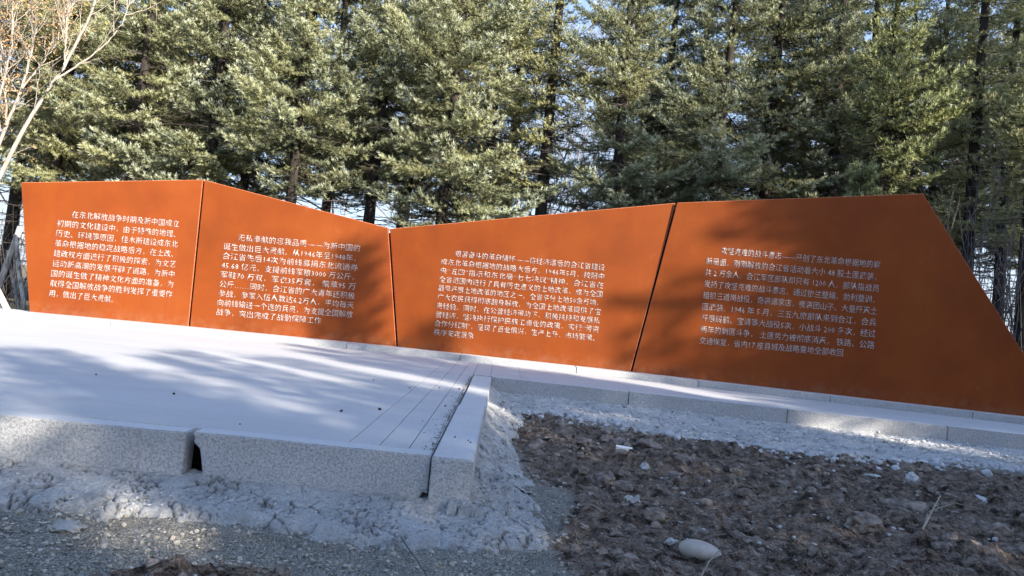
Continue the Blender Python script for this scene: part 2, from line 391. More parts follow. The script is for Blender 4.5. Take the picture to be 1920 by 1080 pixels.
# paving: sheets with open joints; strips beside the side kerb
paving = empty('paving', (-3, 7, 0)); paving['kind'] = 'structure'
def slab_piece(x0, x1, yf, yb, seed=0):
    """top sheet between front y(x) and back y(x), with thickness"""
    nx = max(2, int((x1-x0)/.25)+1); xs = np.linspace(x0, x1, nx); ny = 26
    X = np.repeat(xs[None], ny, 0); A = np.array([yf(x) for x in xs]); B = np.array([yb(x) for x in xs]); t = np.linspace(0, 1, ny)[:, None]
    Y = A+(B-A)*t; Zt = ZS + .003*fbm(X, Y, 1.6, 2, 70) - .003
    top = np.stack([X, Y, Zt], -1).reshape(-1, 3); bot = top.copy(); bot[:, 2] = ZS-.05; n = len(top)
    f = grid_faces(nx, ny); idx = np.arange(n).reshape(ny, nx)
    ring = np.concatenate([idx[0, :], idx[1:, -1], idx[-1, -2::-1], idx[-2:0:-1, 0]]); r2 = np.roll(ring, -1)
    side = np.stack([ring, ring+n, r2+n, r2], -1)
    me = make_mesh('paving_strip', np.concatenate([top, bot]), [f, side], None, False)
    o = link('paving_strip', me, SLAB, paving); o.matrix_parent_inverse = Matrix.Translation(paving.location).inverted(); return o
front = lambda x: float(kerb_f(x))+.145
backy = lambda x: base_line(x)-.34
gp = .0045
XL = [-.306, -.4526, -.6165, -.786]
edges = [(-12.0, XL[3]-gp)] + [(XL[3]+gp*.3, XL[2]-gp), (XL[2]+gp*.3, XL[1]-gp), (XL[1]+gp*.3, XL[0]-.012)]
main_y = lambda x: kerb_r(min(x, -.3))+.0
for k, (a, b) in enumerate(edges):
    slab_piece(a, b, (lambda x: front(x)) , (lambda x: backy(x)) if k == 0 else (lambda x: backy(x)), k*3)
rx = [-.314, -.10, .28, .70, 1.62, 3.5, 5.4, 7.4, 10.0]
for k in range(len(rx)-1):
    slab_piece(rx[k]+gp*.4, rx[k+1]-gp*.4, (lambda x: max(kerb_r(x)+.142, 9.418)) if k == 0 else (lambda x: kerb_r(x)+.142), lambda x: backy(x), 20+k)
V_ = [(-12, 4.62, .27), (-.2, 4.62, .27), (-.2, 13.5, .27), (-12, 13.5, .27), (10, 8.9, .27), (10, 13.5, .27), (-.2, 9.8, .27), (-12, 4.62, -.1), (-.2, 4.62, -.1), (-.2, 9.8, -.1), (10, 8.9, -.1)]
bed = link('paving_bed', make_mesh('paving_bed', V_, [[(0, 1, 2, 3), (6, 4, 5, 2), (0, 7, 8, 1), (1, 8, 9, 6), (6, 9, 10, 4)]]), m_simple('dark_joint_sand', (.06, .05, .045), (.11, .10, .09)))
bed['kind'] = 'structure'

# granite plinth carrying the wall
plinth = empty('plinth', (-1, 12, ZS)); plinth['kind'] = 'structure'
pj = [-14, -11.6, -9.9]
x = at(643, 655, ZS).x; step = at(860, 678, ZS).x - x
xx = x - step*3
while xx < 9: pj.append(xx); xx += step
pj = sorted(p for p in pj)
for k in range(len(pj)-1):
    a, b = pj[k], pj[k+1]
    if b-a < .5: continue
    knots = [a] + [P.x for P in BP if a+.05 < P.x < b-.05] + [b]
    # a stone follows the bend of the wall where a fold falls inside it
    top = [(x, base_line(x)-.33) for x in knots]; bot = [(x, base_line(x)+.30) for x in knots]
    bm = bmesh.new(); ring = [(x+(.003 if i == 0 else (-.003 if i == len(top)-1 else 0)), y) for i, (x, y) in enumerate(top)] + [(x, y) for x, y in bot[::-1]]
    lo = [bm.verts.new((x, y, ZS-.2)) for x, y in ring]; hi = [bm.verts.new((x, y, ZP)) for x, y in ring]
    bm.faces.new(hi); bm.faces.new(lo[::-1])
    for i in range(len(ring)): bm.faces.new((lo[i], lo[(i+1) % len(ring)], hi[(i+1) % len(ring)], hi[i]))
    bmesh.ops.recalc_face_normals(bm, faces=bm.faces)
    bmesh.ops.bevel(bm, geom=[e for e in bm.edges if e.calc_face_angle(0) > .9], offset=.006, segments=2, affect='EDGES')
    me = bpy.data.meshes.new('plinth_stone'); me.materials.append(GR_FINE); me.materials.append(GR_TOP); bm.normal_update()
    for fc in bm.faces: fc.material_index = 1 if fc.normal.z > .8 else 0
    bm.to_mesh(me); bm.free()
    o = link('plinth_stone', me, None, plinth); o.matrix_parent_inverse = Matrix.Translation(plinth.location).inverted()

# ------------------------------------------------------------------ the memorial wall
wall = empty('memorial_wall', (BP[2].x, BP[2].y, ZP))
tag(wall, 'long folded rust-orange steel wall in four panels with white Chinese inscriptions', 'memorial wall', None, 'thing')
panels_px = [   # top-left, top-right, bottom-right, bottom-left
    ((39.5, 342), (380.5, 337), (352.8, 612), (55, 587)),
    ((383.5, 337.5), (727.5, 427.5), (742.8, 650), (356, 612.5)),
    ((731, 429), (1266.5, 380.5), (1181.8, 697), (746, 650.5)),
    ((1270, 380), (1731, 363), (1925, 672), (1925, 781.5), (1185.5, 697.5)),
]
LINES = [
 ["在东北解放战争时期及新中国成立", "初期的文化建设中，由于特殊的地理、", "历史、环境等原因，佳木斯建设成东北", "革命根据地的稳定战略后方，在土改、",
  "建政权方面进行了积极的探索，为文艺", "运动新高潮的发展开辟了道路，为新中", "国的诞生做了精神文化方面的准备，为", "取得全国解放战争的胜利发挥了重要作", "用，做出了巨大贡献。"],
 ["无私奉献的忘我品质——为新中国的", "诞生做出巨大贡献。从1946年至1948年，", "合江省先后14次为前线募捐东北流通券", "45.68 亿元，支援前线军粮3000 万公斤，",
  "军鞋70 万双，军衣35万套， 柴草95 万", "公斤……同时，合江省的广大青年还积极", "参战，参军入伍人数达6.2万人，平均每天", "向前线输送一个连的兵员，为支援全国解放", "战争，突出完成了战勤保障工作"],
 ["艰苦奋斗的革命情怀——将经济落后的合江省建设", "成东北革命根据地的战略大后方。1946年5月，按照中", "央“五四”指示和东北局“七七决议”精神，合江省在", "全省范围内进行了具有历史意义的土地改革，成为全国",
  "最早开展土地改革的地区之一。全省平分土地50余万垧，", "广大农民获得彻底翻身解放，为全国土地改革提供了宝", "贵经验。同时，在公营经济带动下，积极扶持和发展私", "营经济，坚决执行保护民族工商业的政策，实行“劳资", "合作分红制”，呈现了百业俱兴，生产上升，市场繁荣、", "秩序安定景象"],
 ["攻坚克难的战斗意志——开创了东北革命根据地的崭", "新局面。刚刚解放的合江省活动着大小 48 股土匪武装，", "共 2 万余人。合江军区部队却只有 1200 人，部队指战员", "发扬了攻坚克难的战斗意志，通过依兰整编，勃利整训，",
  "组织三道岗战役，奇袭谭家店，夜袭团山子、大量歼灭土", "匪武装。1946 年 5 月，三五九旅部队来到合江，合兵", "开展绥鹤、宝清等大战役5次，小战斗 200 多次，经过", "两年的剿匪斗争， 土匪势力被彻底消灭， 铁路、公路", "交通恢复，省内17 座县城及战略要地全部收回"],
]
# per panel: first line start/end, second line start, step per line, width vector, end of last line, char height
TXT = [
 ((134.7, 402), (335.5, 420), (107, 418.6), (-2.15, 18.75), (228.5, 21), (218, 562)),
 ((446, 445.5), (675, 466), (419, 462), (-1.87, 17.55), (253.5, 23), (602, 602)),
 ((853, 475.5), (1133.6, 502), (826.7, 490.5), (-1.68, 16.5), (306, 28.5), (888, 630)),
 ((1352, 470), (1650.4, 497), (1323.8, 489.4), (-1.73, 21.3), (326, 30.5), (1580.6, 662)),
]
CH = [13.2, 13.0, 11.8, 13.4]
def text_mesh(s):
    cu = bpy.data.curves.new('t', 'FONT'); cu.body = s; cu.size = 1; cu.extrude = 0; cu.offset = -.007; cu.resolution_u = 1
    o = bpy.data.objects.new('t', cu); COL.objects.link(o)
    dg = bpy.context.evaluated_depsgraph_get(); me = bpy.data.meshes.new_from_object(o.evaluated_get(dg))
    bpy.data.objects.remove(o); bpy.data.curves.remove(cu); return me
TH = .10
JPX = [((381.8, 339), (354.3, 611)), ((729.3, 432), (744.4, 649)), ((1268.2, 383), (1183.6, 696))]
for k, (tp, bt) in enumerate(JPX):      # added backing behind each joint, its dark colour stands for shade in the gap
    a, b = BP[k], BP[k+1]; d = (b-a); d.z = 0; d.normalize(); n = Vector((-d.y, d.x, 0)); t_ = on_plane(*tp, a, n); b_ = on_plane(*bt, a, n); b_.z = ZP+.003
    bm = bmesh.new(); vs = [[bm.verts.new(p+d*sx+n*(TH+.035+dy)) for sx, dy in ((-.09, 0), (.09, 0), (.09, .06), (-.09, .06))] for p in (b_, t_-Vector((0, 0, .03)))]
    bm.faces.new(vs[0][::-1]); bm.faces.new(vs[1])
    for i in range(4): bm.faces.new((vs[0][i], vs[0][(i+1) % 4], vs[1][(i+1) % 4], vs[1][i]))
    bmesh.ops.recalc_face_normals(bm, faces=bm.faces); me = bpy.data.meshes.new('added_backing'); bm.to_mesh(me); bm.free()
    o = link('added_backing', me, bpy.data.materials.get('joint_shade') or m_simple('joint_shade', (.03, .016, .012), (.06, .03, .02)), wall); o.matrix_parent_inverse = Matrix.Translation(wall.location).inverted()
for k, pp in enumerate(panels_px):
    a, b = BP[k], BP[k+1]; d = (b-a); d.z = 0; d.normalize(); n = Vector((-d.y, d.x, 0))       # n points away from the viewer
    P = [on_plane(x, y, a, n) for x, y in pp]
    for q in P[2 if k < 3 else 3:]: q.z = ZP + .002
    if k == 3:
        ext = (P[2]-P[1]).normalized()
        foot = P[2] + ext*((ZP+.002-P[2].z)/ext.z); P = [P[0], P[1], foot, P[4]]
    bm = bmesh.new(); f = [bm.verts.new(p) for p in P]; bk = [bm.verts.new(p+n*TH) for p in P]
    bm.faces.new(f); bm.faces.new(bk[::-1]); m = len(P)
    for i in range(m): bm.faces.new((f[i], bk[i], bk[(i+1) % m], f[(i+1) % m]))
    bmesh.ops.recalc_face_normals(bm, faces=bm.faces)
    r = bmesh.ops.bevel(bm, geom=[e for e in bm.edges], offset=.006, segments=2, affect='EDGES')
    for fc in r['faces']: fc.material_index = 1
    me = bpy.data.meshes.new('steel_panel'); me.materials.append(CORTEN); me.materials.append(STEEL_EDGE); bm.to_mesh(me); bm.free()
    pan = link('steel_panel', me, None, wall); pan.matrix_parent_inverse = Matrix.Translation(wall.location).inverted()
    pan['label'] = ['leftmost steel panel, nearly square with a level top and nine text lines', 'steel panel with its top edge falling to the right',
                    'steel panel with its top edge rising to the right and ten text lines', 'rightmost and longest steel panel with a slanting right end'][k]
    s0, e0, s1, stp, wv, elast = TXT[k]
    nl = len(LINES[k])
    for i, line in enumerate(LINES[k]):
        if i == 0: A, B = s0, e0
        else:
            A = (s1[0]+stp[0]*(i-1), s1[1]+stp[1]*(i-1)); B = (A[0]+wv[0], A[1]+wv[1])
            if i == nl-1: B = elast
        pa = on_plane(A[0], A[1], a, n); pb = on_plane(B[0], B[1], a, n)
        up_ = on_plane(A[0]+.05*CH[k], A[1]-.5*CH[k], a, n); dn_ = on_plane(A[0]-.05*CH[k], A[1]+.5*CH[k], a, n); hgt = (up_-dn_).length
        ux = (pb-pa).normalized(); uy = ux.cross(-n).normalized()*-1
        if uy.z < 0: uy = -uy
        me = text_mesh(line); nv = len(me.vertices); co = np.empty(nv*3, np.float32); me.vertices.foreach_get('co', co); co = co.reshape(-1, 3)
        lastc = line[-1] in '，。、'
        x0 = co[:, 0].min(); x1 = co[:, 0].max(); x1 += (x1-x0)/len(line)*.5 if lastc else 0
        sx = (pb-pa).length/(x1-x0); sy = hgt/.92
        base = np.array(pa - n*.003); U = np.array(ux); W = np.array(uy)
        nc = base + np.outer((co[:, 0]-x0)*sx, U) + np.outer((co[:, 1]-.36)*sy, W)
        me.vertices.foreach_set('co', nc.astype(np.float32).ravel()); me.materials.clear(); me.materials.append(LETTER); me.update(); me.name = 'text_line'
        # give the letters their thickness
        bm = bmesh.new(); bm.from_mesh(me); bmesh.ops.remove_doubles(bm, verts=bm.verts, dist=.0002)
        g = bmesh.ops.extrude_face_region(bm, geom=bm.faces[:]); vs = [v for v in g['geom'] if isinstance(v, bmesh.types.BMVert)]
        bmesh.ops.translate(bm, verts=vs, vec=n*.0028); bmesh.ops.recalc_face_normals(bm, faces=bm.faces)
        for fc in bm.faces: fc.material_index = 0
        bm.to_mesh(me); bm.free()
        o = link('text_line', me, LETTER, pan); o['kind'] = 'stuff'

# ------------------------------------------------------------------ spruces
SPC = .050
def unit(v): return v/(np.linalg.norm(v, axis=-1, keepdims=True)+1e-9)
def spruce_data(seed, H=11.5, base=2.9, R=2.0, whorl=.36, per=7, tuft=.070, ntri=9, dens=1.2, tw=.0055, lopside=.25, dead=46):
    r = np.random.default_rng(seed); wood = Tubes(); deadw = Tubes()
    zz = np.linspace(0, H, 14); bend = .05*np.sin(zz*.5+seed)
    trunk = Tubes(); trunk.add(np.stack([bend, .04*np.cos(zz*.4+seed)-.04, zz], -1), .125*(1-zz/H)**.75*(H/11.5)+.008, 10)
    B = []; D = []; T = []; Hh = []; Ls = []
    z = base; ph = r.uniform(0, 6)
    ang0 = r.uniform(0, 6)
    while z < H-.15:
        f = (z-base)/(H-base); L0 = R*(1-f)**.72*(.55+.45*min(1, f*6+.35))
        n = int(round(per*(1 if f < .7 else .75))); ph += 1.9
        clump = .82+.25*math.sin(z*2.1+seed*3)
        for b in range(n):
            az = ph+b*2*math.pi/n+r.normal(0, .22)
            L = max(.18, L0*clump*r.uniform(.62, 1.15)*(1+lopside*math.cos(az-ang0+z*.7)))
            if r.random() < .20*(1-f): continue
            E = math.radians(-16+55*f**1.2+r.normal(0, 6)); hue = np.clip(r.normal(.45-.15*f, .22), 0, 1)
            m = 8; t = np.linspace(0, 1, m)
            rad = L*t*math.cos(E); zc = z+L*t*math.sin(E)-.20*L*np.sin(t*math.pi*.85)*.7+.20*L*t**2.5
            azt = az+.10*np.sin(t*3+r.uniform(0, 6)); P = np.stack([rad*np.cos(azt), rad*np.sin(azt), zc], -1)
            wood.add(P, .018*(L/1.8)*(1-t)+.004, 3)
            nt_ = int(max(4, L*(1-.18)/.060)*dens); tt = np.linspace(.09 if L > .8 else .04, 1, nt_)+r.normal(0, .012, nt_); tt = np.clip(tt, 0.05, 1)
            Pt = np.stack([np.interp(tt, t, P[:, i]) for i in range(3)], -1)
            ax = unit(np.stack([np.interp(np.clip(tt+.05, 0, 1), t, P[:, i])-np.interp(np.clip(tt-.05, 0, 1), t, P[:, i]) for i in range(3)], -1))
            upv = np.array([0, 0, 1.]); sidev = unit(np.cross(ax, upv)); 
            for sgn in (-1, 1, 0):
                if sgn == 0:
                    sel = r.random(nt_) < .75; a2 = r.uniform(-1, 1, nt_)[:, None]*.5*sidev + np.array([0, 0, 1])*r.choice([-.7, .75], nt_)[:, None] + ax*.7; lf = .55
                else:
                    sel = r.random(nt_) < .93; a2 = sidev*sgn*.85+ax*(.62+.2*r.random((nt_, 1)))+np.array([0, 0, 1])*r.normal(.02, .16, (nt_, 1)); lf = 1
                if not sel.any(): continue
                p = Pt[sel]; a2 = unit(a2[sel]); ts = tt[sel]
                l = lf*(.09+.40*np.minimum(L, 1.6)*(1-ts)**.75*np.minimum(1, .35+ts*2))*r.uniform(.6, 1.2, len(p))
                l = np.minimum(l, .62)
                kmax = int(math.ceil(l.max()/SPC))
                for q in range(kmax):
                    s = (q+.3+r.random(len(p))*.5)*SPC; ok = s < l+.02
                    if not ok.any(): break
                    fr = s/np.maximum(l, .05)
                    pos = p+a2*s[:, None]+np.array([0, 0, 1])*(-.22*(s**1.5)+.12*fr**2*l)[:, None]
                    dd = unit(a2+r.normal(0, .28, a2.shape)+np.array([0, 0, .10])+np.array([0, 0, 1])*(.75*fr[:, None]-.25)*(1 if sgn else .4)+ax[sel]*.15)
                    # shoots leave the twig to both sides
                    sd = unit(np.cross(a2, upv))*r.choice([-1, 1], len(p))[:, None]
                    off = (l-s).clip(0, .2)[:, None]*r.uniform(.0, .55, (len(p), 1))
                    pos = pos+sd*off; dd = unit(dd+sd*np.minimum(off*6, .8))
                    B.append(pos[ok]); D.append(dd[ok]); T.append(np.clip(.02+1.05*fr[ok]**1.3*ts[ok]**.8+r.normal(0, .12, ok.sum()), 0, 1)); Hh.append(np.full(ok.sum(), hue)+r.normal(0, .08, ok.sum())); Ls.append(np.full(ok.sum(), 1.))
        z += whorl*r.uniform(.75, 1.25)*(1 if f < .6 else .8)
    B = np.concatenate(B); D = np.concatenate(D); T = np.concatenate(T); Hh = np.concatenate(Hh); N = len(B)
    # dead bare branches under and inside the crown
    for i in range(dead):
        z0 = r.uniform(.8, base+3.2); az = r.uniform(0, 6.28); L = r.uniform(.5, 1.5)*(1 if z0 < base+1 else .8); t = np.linspace(0, 1, 6)
        P = np.stack([L*t*np.cos(az+.3*t), L*t*np.sin(az+.3*t), z0-.18*L*t+.16*L*t*t+.03*np.sin(t*7+i)], -1); deadw.add(P, .011*(1-t)+.003, 3)
        for j in range(7):
            tb = r.uniform(.2, .95); pb = np.array([np.interp(tb, t, P[:, c]) for c in range(3)]); a3 = az+r.choice([-1, 1])*r.uniform(.5, 1.1); l3 = r.uniform(.15, .5); u = np.linspace(0, 1, 4)
            deadw.add(pb+np.stack([l3*u*math.cos(a3), l3*u*math.sin(a3), r.uniform(-.3, .1)*l3*u+.02*np.sin(u*9)], -1), .004*(1-u)+.002, 3)
    # needle bunches: narrow blades leaving each shoot
    V = np.empty((N, ntri, 3, 3), np.float32); A = np.empty((N, ntri, 3), np.float32)
    ref = unit(np.cross(D, r.normal(0, 1, D.shape))); ref2 = np.cross(D, ref)
    for k in range(ntri):
        th = 2*math.pi*k/ntri + r.uniform(-.4, .4, N); rad = np.cos(th)[:, None]*ref+np.sin(th)[:, None]*ref2
        ln = (tuft*r.uniform(.7, 1.2, N)*(.65+.65*T))[:, None]; tipv = unit(D*.85+rad*(r.uniform(.5, 1.0, N)*(1.2-.35*T))[:, None]); sd = unit(np.cross(tipv, rad+D*.3))
        st = B+D*(r.uniform(-.02, .02, N))[:, None]
        V[:, k, 0] = st-sd*tw; V[:, k, 1] = st+sd*tw; V[:, k, 2] = st+tipv*ln
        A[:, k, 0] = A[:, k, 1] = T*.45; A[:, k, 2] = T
    nv = N*ntri*3
    fol = make_mesh('crown', V.reshape(-1, 3), [np.arange(nv).reshape(-1, 3)], {'tip': A.ravel(), 'hue': np.repeat(Hh, ntri*3)})
    return trunk.mesh('trunk'), wood.mesh('branches'), (deadw.mesh('dead_branches') if dead else None), fol
NTRI = [0]
def spruce_proto(seed, fol_mat, **kw):
    tr, wd, dd, fo = spruce_data(seed, **kw); NTRI[0] += len(fo.polygons)
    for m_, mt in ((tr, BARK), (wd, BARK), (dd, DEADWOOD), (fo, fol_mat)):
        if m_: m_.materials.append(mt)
    return tr, wd, dd, fo
def put_spruce(proto, x, y, z, s, rz, label, group, name='spruce_tree', lean=0):
    e = empty(name, (x, y, z), rz); e.scale = (s, s, s*1.0); e.rotation_euler.y = lean; tag(e, label, 'spruce tree', group)
    for nm, me in zip(('trunk', 'branches', 'dead_branches', 'crown'), proto):
        if me:
            o = link(nm, me, None, e)
            if nm != 'trunk': o['kind'] = 'stuff'
    return e
PA = spruce_proto(11, FOL_A, base=2.5, R=2.0)
PB = spruce_proto(23, FOL_A, base=3.3, R=1.75, H=12.5)
PC = spruce_proto(37, FOL_A, base=3.0, R=1.9, H=11)
PD = spruce_proto(41, FOL_B, base=2.2, R=1.25, H=9.0, per=7, whorl=.27)
PE = spruce_proto(53, FOL_A, base=3.6, R=1.7, H=13, per=6, whorl=.38, dead=80, dens=.8)
PS = spruce_proto(67, FOL_B, base=.5, R=.75, H=3.6, per=8, whorl=.17, dens=1.3, dead=6, tuft=.07)
ZB = .3
GRP = 'spruces in the belt behind the memorial wall'
def spot(px, y): d = ray(px, 400); return CAM.x + d.x*(y/d.y)
front_row = [  # pixel column, depth, proto, scale, spin, label
    (95, 15.2, PA, .92, .4, 'leftmost spruce of the belt, behind the pale bare saplings'),
    (235, 14.9, PC, .98, 1.7, 'broad spruce drooping low behind the middle of the leftmost panel'),
    (385, 15.6, PA, 1.0, 2.9, 'yellowish spruce behind the joint of the first and second panels'),
    (545, 15.0, PC, .98, 4.2, 'spruce behind the falling top edge of the second panel'),
    (690, 15.7, PC, 1.05, .2, 'tall silvery spruce just left of the lowest dip of the wall'),
    (830, 15.0, PA, 1.02, 5.1, 'silvery spruce just right of the lowest dip of the wall'),
    (1010, 15.9, PE, 1.0, 1.1, 'spruce with bare lower trunk behind the middle of the third panel'),
    (1150, 15.3, PB, .95, 3.6, 'spruce left of the joint between third and fourth panels'),
    (1340, 15.1, PC, 1.0, 2.2, 'sunlit spruce behind the left end of the fourth panel'),
    (1430, 16.4, PB, 1.05, .9, 'spruce with its sunlit right flank beside the dark gap behind the fourth panel'),
    (1650, 15.2, PD, 1.15, 4.6, 'bright green narrow spruce behind the peak of the fourth panel'),
    (1550, 16.4, PE, 1.0, 2.5, 'shaded dark spruce left of the bright green one'),
    (1815, 15.6, PE, 1.02, .7, 'shaded spruce with forked bare boughs right of the wall peak'),
    (1935, 14.6, PE, .95, 5.6, 'rightmost spruce of the belt at the edge of the photo'),
    (-60, 14.9, PC, .95, 3.1, 'spruce at the left edge of the photo, mostly behind pale saplings'),
]
for px, y, pr, s, rz, lab in front_row: put_spruce(pr, spot(px, y), y, ZB, s, rz, lab, GRP)
back_row = [(30, PB), (170, PE), (310, PB), (455, PC), (610, PC), (760, PB), (905, PC), (1235, PA), (1500, PC), (1610, PB), (1740, PC), (1880, PB)]
BACKL = ['seen through the stems of the leafy sapling at the left', 'dim behind the left half of the leftmost panel', 'in the dark gap above the right half of the leftmost panel', 'behind the start of the falling edge of the second panel',
         'above the middle of the falling edge of the second panel', 'right above the lowest dip of the wall', 'above the left third of the third panel', 'above the joint between third and fourth panels',
         'above the shadow edge on the fourth panel', 'in shade left of the bright green spruce', 'in shade just right of the bright green spruce', 'behind the leafless shrubs at the right edge']
for i, (px, pr) in enumerate(back_row):
    y = 18.6+.7*math.sin(i*2.3); put_spruce(pr, spot(px, y), y, ZB, 1.08+.06*math.sin(i*1.7), i*1.31, 'second-row spruce '+BACKL[i], GRP)
THIRDL = ['left of the bare sapling', 'over the middle of the leftmost panel', 'over the first joint', 'over the middle of the second panel', 'left of the lowest dip', 'right of the lowest dip', 'over the middle of the third panel', 'left of the third joint',
          'right of the third joint', 'over the shadow edge on the fourth panel', 'over the text of the fourth panel', 'behind the bright green spruce', 'over the slanting right end of the wall', 'at the right edge of the photo']
for i, px in enumerate((90, 250, 400, 545, 690, 830, 950, 1165, 1290, 1420, 1560, 1680, 1800, 1930)):
    y = 21.8+.6*math.sin(i*1.9); put_spruce((PB, PC)[i % 2], spot(px, y), y, ZB, 1.25+.06*math.sin(i*2.2), i*.77, 'deep third-row spruce, hardly seen, '+THIRDL[i], GRP)
put_spruce(PS, spot(1610, 13.7), 13.7, ZB, 1.15, .5, 'small bright green spruce showing above the fourth panel left of its peak', 'young spruces behind the fourth panel', 'young_spruce')
put_spruce(PS, spot(1700, 13.5), 13.5, ZB, .98, 2.5, 'smaller yellow-green spruce showing just left of the peak of the fourth panel', 'young spruces behind the fourth panel', 'young_spruce')

# spruces on the near side, to the right of and behind the camera: their shade lies on the place
SHG = 'spruces across the path whose shade falls on the paving'
def h_for(x, y, z):             # top height needed at the near row for a shadow to reach (x,y,z)
    pass
near = [(3, 9, 1), (4.5, 9, 1), (5.8, 9, 1), (7, 9, 1), (8.2, 8.8, 1), (9.4, 9.8, 1), (10.6, 9.8, 1), (11.8, 9.7, 1), (13, 10.4, 1), (14.2, 10.8, 1), (15.4, 11.5, .95), (16.6, 12.5, .9), (18.9, 13.2, .7),
        (20.3, 12.2, .8), (21.8, 13.2, .65), (24.9, 17.8, .85), (25.9, 18, .95), (27.2, 17.6, .9), (28.9, 25, .38), (34.0, 27, .8), (35.9, 28, .9), (37.8, 28, .9), (40, 28, .9), (6.4, 9.3, 1), (7.6, 9.2, 1), (5.1, 9.2, 1)]
for i, (x, h, w_) in enumerate(near):
    pr, H = ((PA, 11.5), (PC, 11.), (PB, 12.5))[i % 3]
    for q in range(3 if h > 16 else 2):
        hh = h+1.05*q; k = hh/H
        e = put_spruce(pr, x+1.75*q+.25*math.sin(i*1.3+q), -6-1.58*q+.3*math.sin(i*2.7+q), -.1, k, i*1.9+q*2.1, 'shade-giving spruce on the near side, outside the photo to the right', SHG); e.scale = (k*w_, k*w_, k)

for i, (x, y, h, w_, pr) in enumerate([(11.2, 0, 10.4, 1.4, PC), (13.1, -1.8, 11.3, 1.2, PE), (18.3, 0, 15.6, 1.5, PA), (20.4, -1.8, 16.6, 1.35, PC), (18.8, -.4, 15.4, 1, PA), (19.7, .2, 15.2, 1, PC), (20.7, -.2, 15, 1, PB), (20.0, -1.8, 16.2, .9, PA), (21.1, -1.9, 16.4, 1, PB), (22.3, -1.8, 16, 1, PA), (23.4, -1.9, 15.5, 1, PC)]):
    H = {id(PE): 13., id(PC): 11., id(PA): 11.5, id(PB): 12.5}[id(pr)]; k = h/H
    e = put_spruce(pr, x, y, -.1, k, i*2.2+.5, 'shade-giving spruce on the near side, outside the photo to the right', SHG); e.scale = (k*w_, k*w_, k)
for i in range(16):  # added tree belt, unseen, keeps low sky light off the wall
    x = -26+1.9*i; pr, H = ((PB, 12.5), (PA, 11.5))[i % 2]; k = 9.5/H
    put_spruce(pr, x, -9.5-1.2*(i % 2), -.1, k, i*2.3, 'unseen spruce added behind the camera to block low sky', 'added spruces behind the camera')
# ------------------------------------------------------------------ bare trees and shoots
def bare_tree(name, x, y, z, stems, mat, seed, label, cat, group=None, leaves=0, r0=.03, depth=3, spread=.5, nsub=5):
    r = np.random.default_rng(seed); T = Tubes(); tips = []
    def grow(p, d, L, rad, lev):
        m = 7; pts = [p]; dd = d.copy()
        for i in range(m-1):
            dd = unit(dd+r.normal(0, .07, 3)+np.array([0, 0, .05])); pts.append(pts[-1]+dd*L/(m-1))
        pts = np.array(pts); t = np.linspace(0, 1, m); T.add(pts, rad*(1-.75*t)+.0015, 6 if lev == 0 else 4)
        tips.append(pts[-3:])
        if lev < depth:
            for k in range(nsub if lev == 0 else max(2, nsub-2)):
                tb = r.uniform(.3, .95); q = np.array([np.interp(tb, t, pts[:, c]) for c in range(3)])
                nd = unit(dd+r.normal(0, spread, 3)+np.array([0, 0, .15])); grow(q, nd, L*r.uniform(.35, .6), rad*(1-.75*tb)*.7, lev+1)
    for (dx, dy, d, L, rr) in stems: grow(np.array([dx, dy, 0.]), unit(np.array(d, float)), L, rr, 0)
    e = empty(name, (x, y, z)); tag(e, label, cat, group); link('trunk', T.mesh('trunk'), mat, e)
    if leaves:
        P = np.concatenate(tips); idx = r.integers(0, len(P), leaves); c = P[idx]+r.normal(0, .05, (leaves, 3)); a = unit(r.normal(0, 1, (leaves, 3))); b = unit(np.cross(a, r.normal(0, 1, (leaves, 3)))); s = r.uniform(.018, .035, (leaves, 1))
        V = np.stack([c-a*s, c+b*s*.5, c+a*s, c-b*s*.5], 1).reshape(-1, 3); link('dry_leaves', make_mesh('dry_leaves', V, [np.arange(leaves*4).reshape(-1, 4)]), DRY_LEAF, e)
    return e
